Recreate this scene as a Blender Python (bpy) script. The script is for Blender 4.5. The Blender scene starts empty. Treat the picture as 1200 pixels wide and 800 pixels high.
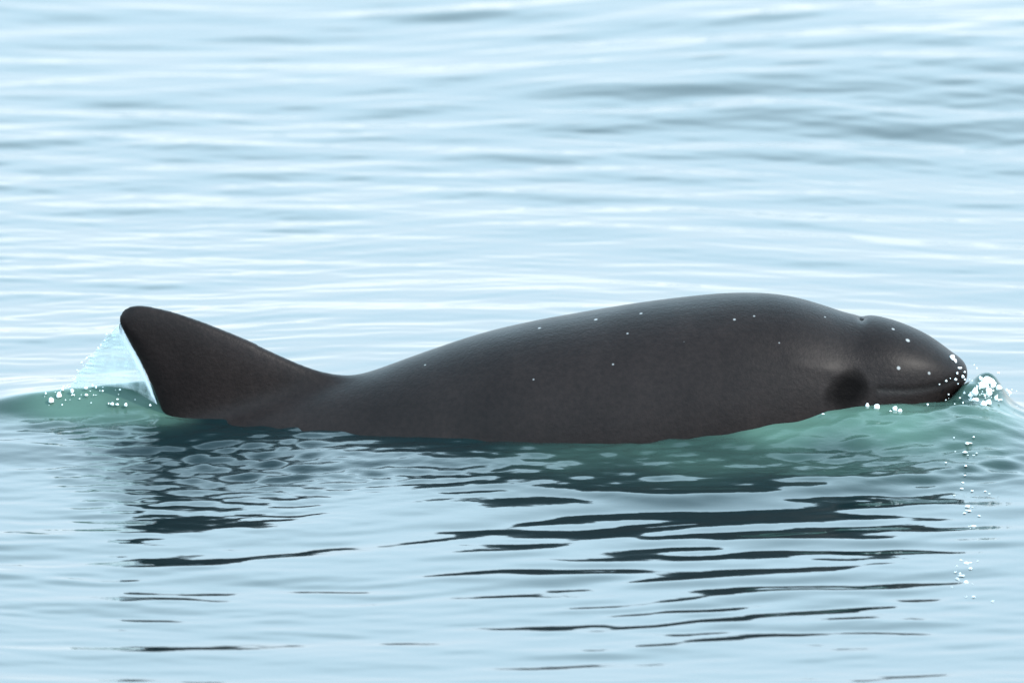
import bpy, bmesh, math, random
import numpy as np
from mathutils import Vector

# ------------------------------------------------------------------ scene, camera, sky, sun
S = bpy.context.scene
C = S.collection
R = math.radians
PX = 1043.0                 # photo pixels per metre at the porpoise
EL = R(10.5)                # how steeply the lens looks down on the sea
DIST = 25.0
ZC = 87.0 / (PX * math.cos(EL))

cam_d = bpy.data.cameras.new('camera')
cam = bpy.data.objects.new('camera', cam_d)
C.objects.link(cam)
cam.location = (0, -DIST * math.cos(EL), ZC + DIST * math.sin(EL))
cam.rotation_euler = (R(90) - EL, 0, 0)
cam_d.sensor_width = 36
cam_d.lens = 36 * DIST / (1200 / PX)
cam_d.clip_start = 0.5
cam_d.clip_end = 20000
cam_d.dof.use_dof = True
cam_d.dof.focus_distance = DIST - 0.1
cam_d.dof.aperture_fstop = 9.0
S.camera = cam

SUN_EL, SUN_AZ = R(42), R(118)     # azimuth clockwise from +Y (away from the camera)
W = bpy.data.worlds.new('World'); S.world = W; W.use_nodes = True
wn = W.node_tree
bg = wn.nodes['Background']
sky = wn.nodes.new('ShaderNodeTexSky'); sky.sky_type = 'NISHITA'; sky.sun_disc = False
sky.sun_elevation = SUN_EL; sky.sun_rotation = SUN_AZ
sky.air_density = 1.0; sky.dust_density = 1.6; sky.ozone_density = 1.5
# veil added over the clear sky, brightest at mid height to light tilted water
hz = wn.nodes.new('ShaderNodeMix'); hz.data_type = 'RGBA'
hz.inputs['Factor'].default_value = 0.80
wtc = wn.nodes.new('ShaderNodeTexCoord'); wsp = wn.nodes.new('ShaderNodeSeparateXYZ')
wrp = wn.nodes.new('ShaderNodeValToRGB'); wmu = wn.nodes.new('ShaderNodeVectorMath'); wmu.operation = 'SCALE'; wmu.inputs['Scale'].default_value = 20.0
wrp.color_ramp.elements[0].position = 0.02; wrp.color_ramp.elements[0].color = (0.390, 0.430, 0.452, 1)
wrp.color_ramp.elements[1].position = 1.0; wrp.color_ramp.elements[1].color = (0.22, 0.36, 0.46, 1)
for p_, c_ in ((0.16, (0.390, 0.485, 0.545)), (0.34, (0.54, 0.755, 0.88)), (0.65, (0.54, 0.80, 0.95))):
    e_ = wrp.color_ramp.elements.new(p_); e_.color = (*c_, 1)
wn.links.new(wtc.outputs['Generated'], wsp.inputs[0]); wn.links.new(wsp.outputs['Z'], wrp.inputs[0])
wn.links.new(wrp.outputs[0], wmu.inputs[0]); wn.links.new(wmu.outputs[0], hz.inputs['B'])
wn.links.new(sky.outputs[0], hz.inputs['A'])
wn.links.new(hz.outputs['Result'], bg.inputs[0])
bg.inputs[1].default_value = 0.13
sd = bpy.data.lights.new('sun', 'SUN'); sun = bpy.data.objects.new('sun', sd); C.objects.link(sun)
sd.energy = 2.2; sd.angle = R(0.53); sd.color = (1.0, 0.95, 0.88)
sv = Vector((math.sin(SUN_AZ) * math.cos(SUN_EL), math.cos(SUN_AZ) * math.cos(SUN_EL), math.sin(SUN_EL)))
sun.rotation_euler = sv.to_track_quat('Z', 'Y').to_euler()
S.view_settings.view_transform = 'Standard'
S.view_settings.look = 'None'
S.view_settings.gamma = 1
S.view_settings.exposure = 1.03
S.cycles.use_denoising = True

# ------------------------------------------------------------------ helpers
def X(px): return (px - 600.0) / PX
def Z(py): return (487.0 - py) / (PX * math.cos(EL))
rng = np.random.default_rng(11)
random.seed(5)

def new_mat(name):
    m = bpy.data.materials.new(name); m.use_nodes = True
    return m, m.node_tree.nodes, m.node_tree.links, m.node_tree.nodes['Principled BSDF']

def link(name, me, mat=None, parent=None, smooth=True):
    o = bpy.data.objects.new(name, me); C.objects.link(o)
    if mat: me.materials.append(mat)
    if parent: o.parent = parent
    if smooth: me.polygons.foreach_set('use_smooth', [True] * len(me.polygons))
    return o

def tag(o, label=None, cat=None, group=None, kind=None):
    if label: o['label'] = label
    if cat: o['category'] = cat
    if group: o['group'] = group
    if kind: o['kind'] = kind

def smooth01(a, b, x):
    t = np.clip((x - a) / (b - a), 0, 1); return t * t * (3 - 2 * t)

def cubic(xk, yk, x):
    """monotone-ish cubic Hermite through knots"""
    xk = np.asarray(xk, float); yk = np.asarray(yk, float)
    h = np.diff(xk); d = np.diff(yk) / h
    m = np.zeros_like(yk); m[0] = d[0]; m[-1] = d[-1]
    m[1:-1] = (d[:-1] * h[1:] + d[1:] * h[:-1]) / (h[:-1] + h[1:])
    x = np.clip(x, xk[0], xk[-1])
    i = np.clip(np.searchsorted(xk, x) - 1, 0, len(h) - 1)
    t = (x - xk[i]) / h[i]
    return ((2*t**3 - 3*t**2 + 1) * yk[i] + (t**3 - 2*t**2 + t) * h[i] * m[i]
            + (-2*t**3 + 3*t**2) * yk[i+1] + (t**3 - t**2) * h[i] * m[i+1])

# ------------------------------------------------------------------ the sea
def axis(lo, hi, step, far, grow=1.09):
    core = list(np.arange(lo, hi + step / 2, step))
    s, v, up = step, core[-1], []
    while v < far:
        s *= grow; v += s; up.append(v)
    s, v, dn = step, core[0], []
    while v > -far:
        s *= grow; v -= s; dn.append(v)
    return np.array(dn[::-1] + core + up)

xs = axis(-0.72, 0.72, 0.0040, 4000)
ys = axis(-2.0, 3.6, 0.0045, 4000)
gx, gy = np.meshgrid(xs, ys)
sx = np.gradient(xs)[None, :]; sy = np.gradient(ys)[:, None]

def value_noise(x, y, seed, scale_x, scale_y, n=24):
    r = np.random.default_rng(seed); out = np.zeros(np.broadcast(x, y).shape)
    for _ in range(n):
        a = r.uniform(0, 2 * math.pi); k = r.uniform(.5, 1.5)
        out += np.sin(k * math.cos(a) * x / scale_x + k * math.sin(a) * y / scale_y + r.uniform(0, 6.283))
    return out / math.sqrt(n / 2)

def waves(x, y, seed, n, lmin, lmax, slope, spread, tilt=0.0):
    """sum of n wave trains whose crests run mostly across the picture"""
    r = np.random.default_rng(seed); z = np.zeros(x.shape)
    for _ in range(n):
        L = math.exp(r.uniform(math.log(lmin), math.log(lmax)))
        th = math.pi / 2 + tilt + r.normal(0, spread)
        k = 2 * math.pi / L
        kx, ky = k * math.cos(th), k * math.sin(th)
        s = slope * math.sqrt(2.0 / n) * r.uniform(.6, 1.4)
        fade = 1 - smooth01(.22, .42, np.maximum(abs(kx) * sx, abs(ky) * sy) / (2 * math.pi))
        z += fade * (s / k) * np.sin(kx * x + ky * y + r.uniform(0, 6.283))
    return z

# gentle warp so the trains never look like ruled lines
wx = gx + 0.05 * value_noise(gx, gy, 1, .5, .5)
wy = gy + 0.035 * value_noise(gx, gy, 2, .22, .35)
calm = 0.5 + 0.5 * np.tanh(value_noise(gx, gy, 3, .35, .5))
back = smooth01(0.2, 3.0, gy)
fr = 1 - .65 * (1 - smooth01(-.1, .8, gy)) * smooth01(-4, -2.5, gy)      # the near water lies calmer
hot = np.exp(-(np.abs(gx - .26) / .33) ** 4) * smooth01(-1.05, -.8, gy) * (1 - smooth01(-.32, -.2, gy))
z = waves(gx, gy, 21, 14, 1.2, 4.0, 0.014, .30, .10) * fr
z += waves(wx, wy, 22, 34, .25, .9, 0.015, .28, .06) * (1 + .3 * back) * fr
z += waves(wx, wy, 23, 90, .06, .22, 0.042, .25, .0) * (.6 + .6 * calm) * (1 + .2 * back)
z += waves(wx, wy, 24, 90, .025, .06, 0.034, .32) * (.45 + .8 * calm) * (1 - .3 * back)
z *= .55 + .45 * smooth01(-1.25, -.85, gy)
z += waves(wx, wy, 25, 70, .045, .13, 0.060, .22) * hot

# the water the animal pushes: bow mound, wave behind the fin, wake ridges
def ridge(yc, h, front, behind):
    d = gy - yc
    return h * np.exp(-np.where(d < 0, (d / front) ** 2, (d / behind) ** 2))
near = np.exp(-((gy + .1) / .35) ** 2) * smooth01(-.9, -.5, gx) * (1 - smooth01(.62, .9, gx))
z *= 1 - .30 * near
# the animal rides on the face of a low swell that rises away from the camera
yc_ = np.clip(gy, -3.0, .1)
z += .048 * yc_ * (1 - smooth01(3, 60, np.abs(gx))) * (1 - smooth01(3, 60, np.abs(gy)))
gb = smooth01(.10, .34, gx) * (1 - .12 * smooth01(.36, .50, gx)) * (1 - smooth01(.52, .62, gx))
wob = .008 * value_noise(gx, gy, 7, .05, .08)
z += ridge(-.085 + wob, .033, .075, .10) * gb * (1 + .10 * value_noise(gx, gy, 8, .035, .03))
gl = smooth01(-.66, -.50, gx) * (1 - smooth01(-.40, -.34, gx))
z += ridge(.025 + wob * .3, .024, .026, .11) * gl * (1 + .10 * value_noise(gx, gy, 9, .03, .03))
yr = cubic([-.1, .04, .17, .27, .50, .70], [-.27, -.31, -.35, -.33, -.23, -.11], gx)
z += ridge(yr, .005, .022, .05) * smooth01(-.1, .15, gx) * (1 - smooth01(.50, .68, gx))
yr2 = cubic([-.6, -.45, -.2, .1], [-.02, -.04, -.16, -.22], gx)
z += ridge(yr2, .003, .022, .04) * smooth01(-.5, -.3, gx) * (1 - smooth01(0, .12, gx))
# bulge of clear water shoved up by the snout
sq_ = 1 + .18 * value_noise(gx, gy, 14, .012, .012)
z += (.028 + .0035 * value_noise(gx, gy, 17, .007, .007)) * np.exp(-((((gx - X(1152)) / .028) ** 2 + ((gy + .004) / .030) ** 2) * sq_) ** 1.35) + .007 * np.exp(-((gx - X(1170)) / .012) ** 2 - ((gy + .02) / .02) ** 2)
# low swell coming in at the upper right
yw = 2.45 - .35 * gx + .1 * value_noise(gx, gy, 15, 1, 1)
z += ridge(yw, .036, .55, .9) * smooth01(-.3, .5, gx) * (1 - smooth01(3, 8, gx))
# the flank drags the surface down beside the tail: it rises towards the skin
yb = cubic([-.50, -.36, -.24, -.16, 0., .12, .25, .45], [0., -.01, -.05, -.09, -.13, -.135, -.135, -.09], gx)
dd = yb - gy
z -= .014 * smooth01(-.10, .34, dd) * (1 - smooth01(.5, 3.5, dd)) * smooth01(-2.1, -.9, gx) * (1 - smooth01(.9, 2.1, gx))

# fine chop close in front of the body
chop = np.exp(-((gx + .33) / .17) ** 2) * np.exp(-((gy + .15) / .20) ** 2) \
     + smooth01(-.42, -.25, gx) * (1 - smooth01(.50, .62, gx)) * np.exp(-np.where(gy < -.19, ((gy + .19) / .10) ** 2, ((gy + .19) / .2) ** 2)) \
     + .35 * gl * np.exp(-((gy + .02) / .05) ** 2)
chop += .35 * gb * np.exp(-((gy + .12) / .08) ** 2)
chop = np.clip(chop, 0, 1) * (1 - .35 * np.exp(-((gx + .08) / .15) ** 2) + .45 * np.exp(-((gx + .36) / .13) ** 2))
z += waves(gx, gy, 31, 90, .014, .048, 0.25, .40) * chop * (.8 + .25 * np.tanh(value_noise(gx, gy, 16, .04, .03)))
green_glow = np.clip(gb * np.exp(-((gy + .12) / .10) ** 2) * 1.1 + gl * np.exp(-((gy - .01) / .05) ** 2), 0, 1)  # mask for light passing through the pushed-up water, painted as green
green_glow = np.maximum(green_glow, .38 * smooth01(-.1, .15, gx) * (1 - smooth01(.45, .6, gx)) * np.exp(-((gy + .19) / .09) ** 2))
green_glow = np.clip(green_glow * (.8 + .22 * value_noise(gx, gy, 12, .03, .025)), 0, 1)

ny, nx = gx.shape
co = np.stack([gx, gy, z], -1).reshape(-1, 3).astype(np.float32)
idx = np.arange(nx * ny).reshape(ny, nx)
quads = np.stack([idx[:-1, :-1], idx[:-1, 1:], idx[1:, 1:], idx[1:, :-1]], -1).reshape(-1, 4)
me = bpy.data.meshes.new('water')
me.vertices.add(len(co)); me.vertices.foreach_set('co', co.ravel())
me.loops.add(quads.size); me.loops.foreach_set('vertex_index', quads.ravel().astype(np.int32))
me.polygons.add(len(quads))
me.polygons.foreach_set('loop_start', np.arange(0, quads.size, 4, dtype=np.int32))
me.polygons.foreach_set('loop_total', np.full(len(quads), 4, dtype=np.int32))
for nm, arr in (('light_through', green_glow), ('chop', np.clip(chop, 0, 1))):
    at = me.attributes.new(nm, 'FLOAT', 'POINT'); at.data.foreach_set('value', arr.ravel().astype(np.float32))
me.update(calc_edges=True); me.validate()

m_water, N, L, P = new_mat('sea_water')
P.inputs['Roughness'].default_value = 0.045
P.inputs['IOR'].default_value = 1.34
a1 = N.new('ShaderNodeAttribute'); a1.attribute_name = 'light_through'
mix = N.new('ShaderNodeMix'); mix.data_type = 'RGBA'
mix.inputs['A'].default_value = (0.0035, 0.0100, 0.0115, 1)
mix.inputs['B'].default_value = (0.052, 0.098, 0.078, 1)  # green of the lit-through wave, put into the base colour
L.new(a1.outputs['Fac'], mix.inputs['Factor']); L.new(mix.outputs['Result'], P.inputs['Base Color'])
tc = N.new('ShaderNodeTexCoord'); mp = N.new('ShaderNodeMapping')
mp.inputs['Scale'].default_value = (.55, 1, 1)
L.new(tc.outputs['Object'], mp.inputs['Vector'])
n1 = N.new('ShaderNodeTexNoise'); n1.inputs['Scale'].default_value = 34; n1.inputs['Detail'].default_value = 3
L.new(mp.outputs[0], n1.inputs['Vector'])
a2 = N.new('ShaderNodeAttribute'); a2.attribute_name = 'chop'
ma = N.new('ShaderNodeMath'); ma.operation = 'MULTIPLY_ADD'; ma.inputs[1].default_value = .5; ma.inputs[2].default_value = .06
L.new(a2.outputs['Fac'], ma.inputs[0])
mr = N.new('ShaderNodeMath'); mr.operation = 'MULTIPLY_ADD'; mr.inputs[1].default_value = .14; mr.inputs[2].default_value = .045
L.new(a2.outputs['Fac'], mr.inputs[0]); L.new(mr.outputs[0], P.inputs['Roughness'])
bp = N.new('ShaderNodeBump'); bp.inputs['Distance'].default_value = .004
L.new(ma.outputs[0], bp.inputs['Strength']); L.new(n1.outputs['Fac'], bp.inputs['Height']); L.new(bp.outputs[0], P.inputs['Normal'])
water = link('water', me, m_water)
tag(water, 'pale blue rippled sea around the porpoise', 'water', kind='structure')

def sea_z(x, y):
    i = min(max(int(np.searchsorted(xs, x)), 0), nx - 1); j = min(max(int(np.searchsorted(ys, y)), 0), ny - 1)
    return float(z[j, i])

# ------------------------------------------------------------------ the porpoise
TIP = 1134.0
#        px     top(py)  bottom z   half width
prof = [(1134,  438,    .047,   .000),
        (1131,  426,    .038,   .017),
        (1125,  419.5,  .031,   .028),
        (1115,  412.5,  .022,   .039),
        (1105,  405,    .011,   .047),
        (1087,  393,   -.012,   .059),
        (1065,  382.5, -.040,   .072),
        (1042,  374.5, -.065,   .083),
        (1022,  370.5, -.088,   .091),
        (1006,  370.5, -.100,   .098),
        (990,   367,   -.112,   .105),
        (960,   357.5, -.133,   .120),
        (930,   349.5, -.152,   .134),
        (900,   345.5, -.168,   .145),
        (860,   345,   -.185,   .154),
        (800,   350,   -.203,   .161),
        (740,   358,   -.213,   .164),
        (680,   368,   -.218,   .163),
        (620,   379,   -.221,   .160),
        (570,   390.5, -.223,   .156),
        (520,   406,   -.226,   .151),
        (470,   423,   -.230,   .145),
        (430,   437,   -.233,   .139),
        (380,   450,   -.236,   .130),
        (320,   466,   -.240,   .118),
        (250,   487,   -.244,   .102),
        (180,   510,   -.248,   .085),
        (90,    545,   -.256,   .064),
        (0,     585,   -.268,   .045),
        (-90,   627,   -.282,   .029),
        (-170,  667,   -.298,   .018),
        (-215,  690,   -.305,   .012)]
pa = np.array(prof, float)
uk = np.sqrt(TIP - pa[:, 0]); topk = (487 - pa[:, 1]) / (PX * math.cos(EL))
us = np.concatenate([np.linspace(0, math.sqrt(60), 26)[1:], np.linspace(math.sqrt(60), uk[-1], 130)[1:]])
pxs = TIP - us ** 2
T = cubic(uk, topk, us); B = cubic(uk, pa[:, 2], us); Wd = np.maximum(cubic(uk, pa[:, 3], us) * np.interp(pxs, [400, 900, 1100], [.87, .85, .98]), .002)
bm = bmesh.new()
NS = 72
rings = []
for p, t, b, w in zip(pxs, T, B, Wd):
    c, h = (t + b) / 2, max((t - b) / 2, .002)
    # a gently peaked back ahead of the fin, rounder over the shoulders
    pk = .16 * float(smooth01(700, 430, p))
    ring = []
    for k in range(NS):
        a = 2 * math.pi * k / NS
        ca, sa = math.cos(a), math.sin(a)
        yy = w * math.copysign(abs(sa) ** (.96), sa)
        if ca > 0: yy *= 1 - pk * ca
        ring.append(bm.verts.new((X(p), yy, c + h * ca)))
    rings.append(ring)
for a, b in zip(rings, rings[1:]):
    for k in range(NS):
        bm.faces.new((a[k], a[(k + 1) % NS], b[(k + 1) % NS], b[k]))
tipv = bm.verts.new((X(TIP), 0, float(topk[0])))
for k in range(NS): bm.faces.new((tipv, rings[0][(k + 1) % NS], rings[0][k]))
bm.faces.new(rings[-1])

def blade(outline, thick, to3d, inset):
    """a fin: closed outline filled as a lens-shaped solid, thick inside and thin at the rim"""
    o = np.array(outline, float)
    # resample smooth closed curve (Catmull-Rom)
    n = len(o); pts = []
    for i in range(n):
        p0, p1, p2, p3 = o[i-1], o[i], o[(i+1) % n], o[(i+2) % n]
        for s in np.linspace(0, 1, 8, endpoint=False):
            pts.append(.5 * ((2*p1) + (-p0+p2)*s + (2*p0-5*p1+4*p2-p3)*s*s + (-p0+3*p1-3*p2+p3)*s**3))
    pts = np.array(pts); ctr = np.array(inset, float)
    lv = []
    for f in (1.0, .985, .95, .9, .82, .7, .55, .38, .2):
        tt = thick * math.sqrt(max(0, 1 - f ** 4)) + .0008
        lv.append([(ctr + (q - ctr) * f, tt) for q in pts])
    m = len(pts)
    for side in (1, -1):
        vs = [[bm.verts.new(to3d(q[0], q[1], side * tt)) for q, tt in row] for row in lv]
        for a, b in zip(vs, vs[1:]):
            for k in range(m):
                f = (a[k], a[(k+1) % m], b[(k+1) % m], b[k])
                bm.faces.new(f if side > 0 else f[::-1])
        cc = bm.verts.new(to3d(ctr[0], ctr[1], side * (thick + .0008)))
        for k in range(m):
            f = (vs[-1][k], vs[-1][(k+1) % m], cc); bm.faces.new(f if side > 0 else f[::-1])
        if side > 0: up_rim = vs[0]
        else:
            for k in range(m):
                bm.faces.new((up_rim[(k+1) % m], up_rim[k], vs[0][k], vs[0][(k+1) % m]))

fin = [(140, 377), (142, 367), (150, 360), (163, 357.5), (180, 360), (205, 366), (240, 378), (285, 396),
       (325, 414), (365, 429), (400, 437), (440, 444), (430, 500), (400, 560), (320, 600), (240, 600), (206, 560), (194, 515), (187, 482), (177, 452),
       (165, 425), (150, 398)]
blade([(X(a), Z(b)) for a, b in fin], .015, lambda a, b, t: (a, -t, b), (X(280), Z(480)))
fl = [(-.02, -.05), (.02, 0), (.0, .05), (-.04, .13), (-.10, .20), (-.125, .205), (-.11, .14), (-.09, .06), (-.075, .0),
      (-.09, -.06), (-.11, -.14), (-.125, -.205), (-.10, -.20), (-.04, -.13)]
tx, tz = X(-205), Z(690)
blade([(tx + a + .03, b) for a, b in fl], .009, lambda a, b, t: (a, b, tz - .0 + t), (tx - .02, 0))
for sgn in (-1, 1):
    fp = [(.03, .06), (.035, .09), (.0, .17), (-.06, .235), (-.085, .235), (-.07, .18), (-.055, .12), (-.04, .07), (-.01, .05)]
    blade([(X(905) + a, b) for a, b in fp], .011, lambda a, b, t, s=sgn: (a, s * b, -.07 - .55 * (b - .06) + t), (X(905) - .02, .12))
bmesh.ops.recalc_face_normals(bm, faces=bm.faces)
bme = bpy.data.meshes.new('tmp'); bm.to_mesh(bme); bm.free()
tmp = bpy.data.objects.new('tmp', bme); C.objects.link(tmp)
rm = tmp.modifiers.new('r', 'REMESH'); rm.mode = 'VOXEL'; rm.voxel_size = .0027
smd = tmp.modifiers.new('s', 'SMOOTH'); smd.iterations = 5; smd.factor = .5
dg = bpy.context.evaluated_depsgraph_get(); dg.update()
body_me = bpy.data.meshes.new_from_object(tmp.evaluated_get(dg))
bpy.data.objects.remove(tmp); bpy.data.meshes.remove(bme)
# melt the root of the fin into the back
tmp = bpy.data.objects.new('tmp', body_me); C.objects.link(tmp)
v = np.empty(len(body_me.vertices) * 3, np.float32); body_me.vertices.foreach_get('co', v); v = v.reshape(-1, 3)
bt = np.interp(v[:, 0], X(pxs[::-1]), T[::-1])
wgt = np.exp(-((v[:, 2] - bt + .012) / .045) ** 2) * smooth01(-.46, -.38, v[:, 0]) * (1 - smooth01(-.16, -.06, v[:, 0]))
vg = tmp.vertex_groups.new(name='root')
for q in range(1, 11):
    ids = np.nonzero(np.round(wgt * 10).astype(int) == q)[0]
    if len(ids): vg.add(ids.tolist(), q / 10, 'REPLACE')
smd = tmp.modifiers.new('s', 'SMOOTH'); smd.iterations = 160; smd.factor = .6; smd.vertex_group = 'root'
dg = bpy.context.evaluated_depsgraph_get(); dg.update()
me2 = bpy.data.meshes.new_from_object(tmp.evaluated_get(dg))
bpy.data.objects.remove(tmp); bpy.data.meshes.remove(body_me); body_me = me2

# sculpt: blowhole dimple, brow over the eye, mouth groove, faint neck crease
v = np.empty(len(body_me.vertices) * 3, np.float32); body_me.vertices.foreach_get('co', v); v = v.reshape(-1, 3)
nr = np.empty_like(v.ravel()); body_me.vertices.foreach_get('normal', nr); nr = nr.reshape(-1, 3)
def dent(cx, cy, cz, rx, ry, rz, d):
    q = ((v[:, 0]-cx)/rx)**2 + ((v[:, 1]-cy)/ry)**2 + ((v[:, 2]-cz)/rz)**2
    return d * np.exp(-q)
def side_y(px, zz):
    i = int(np.argmin(abs(pxs - px))); c = (T[i]+B[i])/2; h = (T[i]-B[i])/2
    return Wd[i] * math.sqrt(max(0, 1 - ((zz - c) / h) ** 2))
def on_side(px, py):
    """the near-side skin point seen at photo px, py"""
    yy = 0.05
    for _ in range(30):
        zz = (487 - py + yy * PX * math.sin(EL)) / (PX * math.cos(EL)); yy = .5 * yy + .5 * side_y(px, zz)
    return X(px), -yy, zz
push = -dent(X(1010), 0, Z(371), .005, .018, .012, .004)
ex, ey, ez = on_side(994, 450)
for s in (1, -1):
    push -= dent(ex, s * ey, ez, .020, .06, .017, .0015)
    push += 0.4 * dent(ex + .006, s * ey, ez + .024, .030, .06, .010, .0018)
# mouth groove, both sides
mth = [on_side(p, q) for p, q in ((1030, 456), (1058, 457), (1082, 455), (1103, 451), (1120, 445), (1129, 441))]
near_m = np.full(len(v), 1e9); near_c = np.full(len(v), 1e9)
crs = [on_side(p, q) for p, q in ((925, 424), (950, 430), (975, 436), (1000, 442), (1020, 449))]
for s in (1, -1):
    for (a, b) in zip(mth, mth[1:]):
        A = np.array([a[0], a[1] * s, a[2]]); Bv = np.array([b[0], b[1] * s, b[2]]); ab = Bv - A
        t = np.clip(((v - A) @ ab) / (ab @ ab), 0, 1)
        near_m = np.minimum(near_m, np.linalg.norm(v - (A + t[:, None] * ab), axis=1))
    for (a, b) in zip(crs, crs[1:]):
        A = np.array([a[0], a[1] * s, a[2]]); Bv = np.array([b[0], b[1] * s, b[2]]); ab = Bv - A
        t = np.clip(((v - A) @ ab) / (ab @ ab), 0, 1)
        near_c = np.minimum(near_c, np.linalg.norm(v - (A + t[:, None] * ab), axis=1))
push += .0007 * np.exp(-(near_c / .0085) ** 2)
push -= .0014 * np.exp(-(near_m / .0035) ** 2)
v = v + nr * push[:, None].astype(np.float32)
body_me.vertices.foreach_set('co', v.ravel()); body_me.update()
lips = np.exp(-(near_m / .006) ** 2).astype(np.float32)
at = body_me.attributes.new('lips', 'FLOAT', 'POINT'); at.data.foreach_set('value', lips)

m_skin, N, L, P = new_mat('wet_skin')
P.inputs['Roughness'].default_value = .34
P.inputs['IOR'].default_value = 1.33
P.inputs['Specular IOR Level'].default_value = .22
P.inputs['Coat Weight'].default_value = .15; P.inputs['Coat Roughness'].default_value = .34; P.inputs['Coat IOR'].default_value = 1.33
tc = N.new('ShaderNodeTexCoord')
def node_noise(scale, detail, stretch=None, rough=.55):
    n = N.new('ShaderNodeTexNoise'); n.inputs['Scale'].default_value = scale; n.inputs['Detail'].default_value = detail
    n.inputs['Roughness'].default_value = rough
    if stretch:
        mp = N.new('ShaderNodeMapping'); mp.inputs['Scale'].default_value = stretch
        L.new(tc.outputs['Object'], mp.inputs['Vector']); L.new(mp.outputs[0], n.inputs['Vector'])
    else: L.new(tc.outputs['Object'], n.inputs['Vector'])
    return n.outputs['Fac']
def ramp(inp, stops):
    r = N.new('ShaderNodeValToRGB')
    while len(r.color_ramp.elements) < len(stops): r.color_ramp.elements.new(.5)
    for e, (p, c) in zip(r.color_ramp.elements, stops): e.position = p; e.color = (*c, 1)
    L.new(inp, r.inputs[0]); return r.outputs[0]
def mixc(fac, a, b, mode='MIX'):
    m = N.new('ShaderNodeMix'); m.data_type = 'RGBA'; m.blend_type = mode
    for sck, val in (('Factor', fac), ('A', a), ('B', b)):
        if isinstance(val, (int, float)): m.inputs[sck].default_value = val
        elif isinstance(val, tuple): m.inputs[sck].default_value = (*val, 1)
        else: L.new(val, m.inputs[sck])
    return m.outputs['Result']
base = ramp(node_noise(9, 4), [(.3, (.0095, .0066, .0064)), (.7, (.0165, .0118, .0112))])
base = mixc(.5, base, ramp(node_noise(160, 4, None, .7), [(.35, (.35, .35, .36)), (.65, (1., .98, .96))]), 'MULTIPLY')
streak = ramp(node_noise(22, 3, (1.6, 1, .22)), [(.50, (1, 1, 1)), (.75, (1.3, 1.28, 1.25))])
base = mixc(.5, base, streak, 'MULTIPLY')
def dist_to(p, scl=(1, 1, 1)):
    mp = N.new('ShaderNodeMapping'); mp.vector_type = 'POINT'
    mp.inputs['Scale'].default_value = tuple(1 / s for s in scl)
    mp.inputs['Location'].default_value = tuple(-a / s for a, s in zip(p, scl))
    L.new(tc.outputs['Object'], mp.inputs['Vector'])
    ln = N.new('ShaderNodeVectorMath'); ln.operation = 'LENGTH'; L.new(mp.outputs[0], ln.inputs[0])
    return ln.outputs['Value']
# dark ring round the eye and dark lips of the species
wob_ = N.new('ShaderNodeMath'); wob_.operation = 'MULTIPLY_ADD'; wob_.inputs[1].default_value = .55
L.new(node_noise(38, 4), wob_.inputs[0]); L.new(dist_to((ex - .001, ey, ez - .006), (.040, .24, .036)), wob_.inputs[2])
patch = ramp(wob_.outputs[0], [(.55, (1, 1, 1)), (.82, (.7, .7, .7)), (1.0, (0, 0, 0))])
base = mixc(patch, base, (.0035, .003, .003))
for nm_, v0_, v1_ in (('Specular IOR Level', .11, .02), ('Coat Weight', .12, .0)):
    mm = N.new('ShaderNodeMapRange'); mm.inputs['To Min'].default_value = v0_; mm.inputs['To Max'].default_value = v1_
    L.new(patch, mm.inputs['Value']); L.new(mm.outputs['Result'], P.inputs[nm_])
al = N.new('ShaderNodeAttribute'); al.attribute_name = 'lips'
lm = N.new('ShaderNodeMath'); lm.operation = 'MULTIPLY'; lm.inputs[1].default_value = .7; L.new(al.outputs['Fac'], lm.inputs[0])
base = mixc(lm.outputs[0], base, (.010, .009, .009))
# pale nicks in the skin
for (px, py, r) in ((558, 430, 2.6), (632, 384, 2.2), (698, 374, 2.4), (751, 368, 2.2), (735, 391, 1.6), (718, 427, 1.6), (860, 375, 2.0),
                    (883, 371, 1.7), (966, 372, 1.6), (1046, 386, 2.2), (1063, 399, 2.8), (1052, 431, 2.4), (1088, 437, 2.0), (593, 484, 2),
                    (455, 491, 1.8), (498, 427, 1.6), (1108, 446, 2), (625, 444, 1.4), (340, 448, 1.4), (912, 402, 1.3), (801, 401, 1.3)):
    p = on_side(px, py)
    base = mixc(ramp(dist_to(p, (r * .0011,) * 3), [(.5, (.75, .75, .75)), (1.0, (0, 0, 0))]), base, tuple([.10 + .08 * r] * 3))
L.new(base, P.inputs['Base Color'])
bmp = N.new('ShaderNodeBump'); bmp.inputs['Strength'].default_value = .45; bmp.inputs['Distance'].default_value = .0015
L.new(node_noise(260, 3), bmp.inputs['Height']); L.new(bmp.outputs[0], P.inputs['Normal'])
L.new(ramp(node_noise(14, 4), [(.3, (.40,) * 3), (.7, (.52,) * 3)]), P.inputs['Roughness'])

porp = bpy.data.objects.new('porpoise', None); C.objects.link(porp)
tag(porp, 'dark grey porpoise swimming right with its back, fin and head above the water', 'porpoise')
body = link('body', body_me, m_skin, porp)
m_eye, N, L, P = new_mat('eye'); P.inputs['Base Color'].default_value = (.004, .003, .003, 1); P.inputs['Roughness'].default_value = .06
for s in (1, -1):
    bm = bmesh.new(); bmesh.ops.create_uvsphere(bm, u_segments=20, v_segments=12, radius=.0048)
    for q in bm.verts: q.co = Vector((ex + q.co.x * 1.3, s * (abs(ey) - .0085) + q.co.y, ez - .001 + q.co.z * .85))
    em = bpy.data.meshes.new('eye'); bm.to_mesh(em); bm.free()
    link('eye', em, m_eye, porp)
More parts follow.
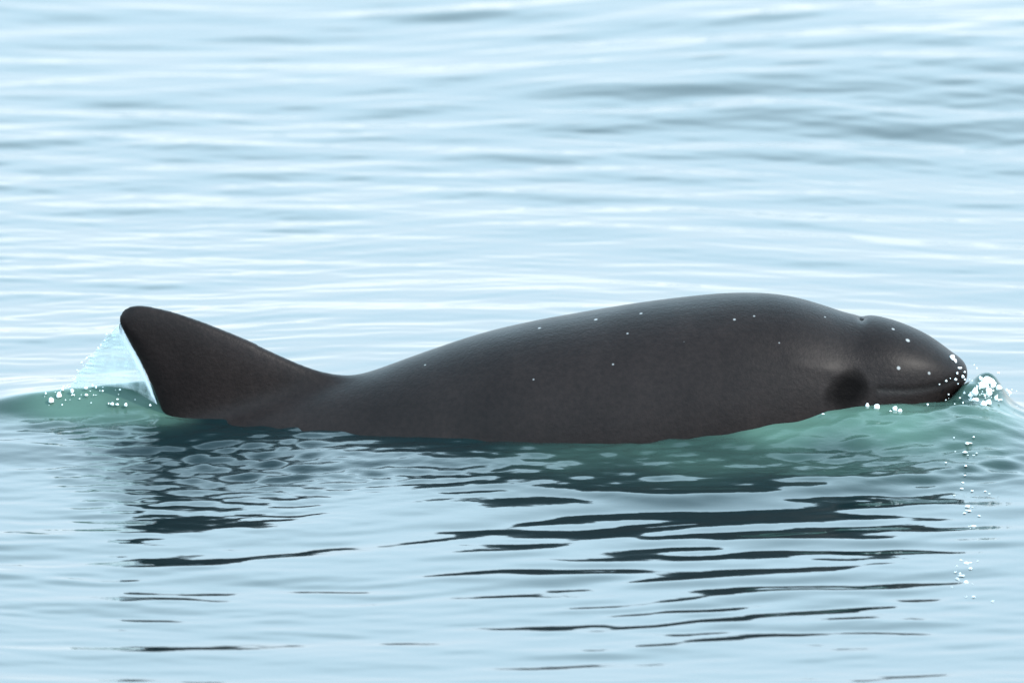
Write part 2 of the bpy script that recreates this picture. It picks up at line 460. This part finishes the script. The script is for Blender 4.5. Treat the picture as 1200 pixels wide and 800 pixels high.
# dark slit of the blowhole
bm = bmesh.new(); bmesh.ops.create_uvsphere(bm, u_segments=16, v_segments=8, radius=1)
for q in bm.verts: q.co = Vector((X(1010) + q.co.x * .003 - .004 * q.co.y ** 2, q.co.y * .011, Z(371) - .0036 + q.co.z * .0015))
em = bpy.data.meshes.new('blowhole'); bm.to_mesh(em); bm.free(); m_bh, N, L, P = new_mat('blowhole'); P.inputs['Base Color'].default_value = (.006, .005, .005, 1); P.inputs['Roughness'].default_value = .8; P.inputs['Specular IOR Level'].default_value = .1
link('blowhole', em, m_bh, porp)

# ------------------------------------------------------------------ splash water
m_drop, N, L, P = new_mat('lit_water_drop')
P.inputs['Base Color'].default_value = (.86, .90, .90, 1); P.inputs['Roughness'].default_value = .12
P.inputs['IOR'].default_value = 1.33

m_film, N, L, P = new_mat('water_film')
P.inputs['Base Color'].default_value = (.86, .92, .95, 1); P.inputs['Roughness'].default_value = .08; P.inputs['IOR'].default_value = 1.33
tr = N.new('ShaderNodeBsdfTransparent'); tr.inputs[0].default_value = (.93, .98, .97, 1)
mx = N.new('ShaderNodeMixShader'); out = N['Material Output']
tc = N.new('ShaderNodeTexCoord'); mp = N.new('ShaderNodeMapping')
mp.inputs['Rotation'].default_value = (0, R(35), 0); mp.inputs['Scale'].default_value = (1, 1, .35)
nn = N.new('ShaderNodeTexNoise'); nn.inputs['Scale'].default_value = 75; nn.inputs['Detail'].default_value = 5; nn.inputs['Roughness'].default_value = .65
L.new(tc.outputs['Object'], mp.inputs[0]); L.new(mp.outputs[0], nn.inputs[0])
rp = N.new('ShaderNodeValToRGB'); rp.color_ramp.elements[0].position = .35; rp.color_ramp.elements[0].color = (.0,)*3 + (1,)
rp.color_ramp.elements[1].position = .75; rp.color_ramp.elements[1].color = (.42,)*3 + (1,)
L.new(nn.outputs['Fac'], rp.inputs[0])
at = N.new('ShaderNodeAttribute'); at.attribute_name = 'foam'
ad = N.new('ShaderNodeMath'); ad.operation = 'ADD'; ad.use_clamp = True
L.new(rp.outputs[0], ad.inputs[0]); L.new(at.outputs['Fac'], ad.inputs[1])
L.new(ad.outputs[0], mx.inputs[0]); L.new(tr.outputs[0], mx.inputs[1]); L.new(P.outputs[0], mx.inputs[2]); L.new(mx.outputs[0], out.inputs[0])
bpn = N.new('ShaderNodeBump'); bpn.inputs['Strength'].default_value = .5; bpn.inputs['Distance'].default_value = .003
L.new(nn.outputs['Fac'], bpn.inputs['Height']); L.new(bpn.outputs[0], P.inputs['Normal'])

# film torn off the trailing edge of the fin
def film_mesh():
    bm = bmesh.new(); lay = bm.verts.layers.float.new('foam')
    nu, nv = 44, 110
    grid = {}
    edge = [(142, 378), (150, 396), (165, 422), (177, 451), (186, 478)]
    for j in range(nv + 1):
        t = j / nv
        e = np.array(edge, float); tt = np.linspace(0, 1, len(e))
        ax, ay = np.interp(t, tt, e[:, 0]) - .8, np.interp(t, tt, e[:, 1])
        # outer edge falls from the tip to the water far left
        bx = 139 - 64 * t ** .95 + (1.6 * math.sin(23 * t) + 1.6 * math.sin(61 * t) + 1.2 * math.sin(113 * t)) * min(1, 3 * t)
        by = 382 + 84 * t ** 1.05
        for i in range(nu + 1):
            s = i / nu
            px = ax + (bx - ax) * s; py = ay + (by - ay) * s
            yy = .004 + .03 * math.sin(math.pi * s * .5) * t + .002 * math.sin(9 * s + 7 * t)
            fo = 1.0 * math.exp(-(s * abs(ax - bx) / (7.5 * math.sin(math.pi * min(.94, .12 + t * .9)) + .5)) ** 4) + .22 * math.exp(-((1 - s) / .10) ** 2)
            for side in (0, 1):
                th = .0006 + .0012 * math.exp(-((s - .05) / .1) ** 2)
                vv = bm.verts.new((X(px), yy + (th if side else -th), Z(py)))
                vv[lay] = fo; grid[i, j, side] = vv
    for j in range(nv):
        for i in range(nu):
            for side in (0, 1):
                f = [grid[i, j, side], grid[i+1, j, side], grid[i+1, j+1, side], grid[i, j+1, side]]
                bm.faces.new(f if side else f[::-1])
    for i in range(nu):
        for j in (0, nv): bm.faces.new((grid[i, j, 0], grid[i+1, j, 0], grid[i+1, j, 1], grid[i, j, 1]))
    for j in range(nv):
        for i in (0, nu): bm.faces.new((grid[i, j, 0], grid[i, j+1, 0], grid[i, j+1, 1], grid[i, j, 1]))
    bmesh.ops.recalc_face_normals(bm, faces=bm.faces)
    m = bpy.data.meshes.new('water_film'); bm.to_mesh(m); bm.free(); return m
film = link('water_film', film_mesh(), m_film)
tag(film, 'thin translucent triangle of water streaming off the rear edge of the fin', 'splash', kind='stuff')

def drops(name, spots, label, cat='splash', squash=(1, 1)):
    bm = bmesh.new()
    for (x, y, zz, r) in spots:
        ret = bmesh.ops.create_icosphere(bm, subdivisions=2, radius=1)
        ph = [random.uniform(0, 6.28) for _ in range(3)]
        sq = (random.uniform(.8, 1.25), random.uniform(.8, 1.1), random.uniform(.75, 1.15))
        for q in ret['verts']:
            c = q.co; w = 1 + .16 * math.sin(3 * c.x + ph[0]) + .14 * math.sin(4 * c.z + ph[1])
            q.co = Vector((x + c.x * r * w * sq[0] * squash[0], y + c.y * r * w * sq[1], zz + c.z * r * w * sq[2] * squash[1]))
    m = bpy.data.meshes.new(name); bm.to_mesh(m); bm.free()
    o = link(name, m, m_drop); tag(o, label, cat, kind='stuff'); return o

def at_px(px, py, y):
    return X(px), y, (487 - py - y * PX * math.sin(EL)) / (PX * math.cos(EL))
def on_sea(px, py, up=.001):
    """where the sea surface shows at photo px, py"""
    for y in np.arange(-1.6, .6, .002):
        x, y, zz = at_px(px, py, float(y))
        if sea_z(x, y) >= zz: return x, y, sea_z(x, y) + up
    return at_px(px, py, 0)
U = random.uniform
# round the snout
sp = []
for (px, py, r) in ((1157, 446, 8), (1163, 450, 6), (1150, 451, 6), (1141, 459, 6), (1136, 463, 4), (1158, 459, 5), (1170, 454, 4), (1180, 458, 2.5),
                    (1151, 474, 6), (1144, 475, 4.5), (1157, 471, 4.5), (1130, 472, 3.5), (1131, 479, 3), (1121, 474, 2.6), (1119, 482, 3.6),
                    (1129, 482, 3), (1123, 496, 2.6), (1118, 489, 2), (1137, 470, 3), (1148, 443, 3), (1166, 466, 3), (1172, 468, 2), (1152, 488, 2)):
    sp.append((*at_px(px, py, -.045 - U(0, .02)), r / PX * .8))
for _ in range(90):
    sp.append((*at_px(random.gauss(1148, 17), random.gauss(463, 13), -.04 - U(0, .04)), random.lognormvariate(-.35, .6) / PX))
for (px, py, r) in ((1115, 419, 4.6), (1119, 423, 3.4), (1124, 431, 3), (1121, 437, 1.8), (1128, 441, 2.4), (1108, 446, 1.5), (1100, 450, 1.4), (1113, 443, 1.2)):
    x, yy, zz = on_side(px, py); sp.append((x, yy - .001, zz, r / PX * .75))  # white beads on the skin stand in for the snout's wet glint
drops('snout_spray_glints', sp, 'white drops and bubbles thrown up in front of the snout, with beads as glints on it')
# along the cheek
sp = []
for (px, py, r) in ((999, 469, 4.2), (1015, 475, 3.4), (1026, 477, 3.6), (1047, 479, 3.2), (1053, 481, 3), (963, 487, 1.5), (1042, 482, 1.5), (1086, 474, 1.6), (1099, 469, 1.3)):
    x, yy, zz = on_sea(px, py + 1)
    sp.append((x, yy, zz, r / PX * .8))
drops('cheek_bubbles', sp, 'row of white bubbles at the waterline under the eye')
# behind the fin, in the green wave
sp = []
for (px, py, r) in ((60, 473, 3.8), (69, 464, 4), (73, 459, 3), (84, 463, 2.6), (101, 465, 3.2), (100, 457, 2.4), (108, 453, 2.6), (112, 455, 2), (140, 460, 2.2),
                    (131, 478, 3), (137, 477, 2.6), (147, 478, 2.8), (176, 478, 2.4), (53, 464, 2), (120, 462, 1.4), (158, 470, 1.3), (127, 474, 1.6)):
    sp.append((*on_sea(px, py), r / PX * U(.5, .85)))
for _ in range(26): sp.append((*on_sea(random.gauss(98, 30), random.gauss(463, 7)), U(.3, 1.0) / PX))
for _ in range(60):
    t = random.random(); sp.append((*at_px(136 - 62 * t + random.gauss(0, 3), 385 + 74 * t + random.gauss(0, 2.5), .012 + .02 * t), U(.4, 1.3) / PX))
drops('fin_spray', sp, 'white drops falling from the film behind the fin')
# white flecks laid on the sea as glints below the snout
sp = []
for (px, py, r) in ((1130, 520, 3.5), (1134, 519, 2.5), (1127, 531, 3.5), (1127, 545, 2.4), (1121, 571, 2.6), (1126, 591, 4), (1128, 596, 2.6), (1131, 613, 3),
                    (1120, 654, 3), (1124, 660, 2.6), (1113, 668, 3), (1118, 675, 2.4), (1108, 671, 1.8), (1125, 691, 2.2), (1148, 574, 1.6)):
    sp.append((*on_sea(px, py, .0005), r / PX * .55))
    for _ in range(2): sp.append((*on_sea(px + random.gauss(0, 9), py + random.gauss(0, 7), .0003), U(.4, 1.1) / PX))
drops('glint_flecks', sp, 'scattered bright flecks standing in for glints on the water below the snout', 'foam', (1.7, .6))
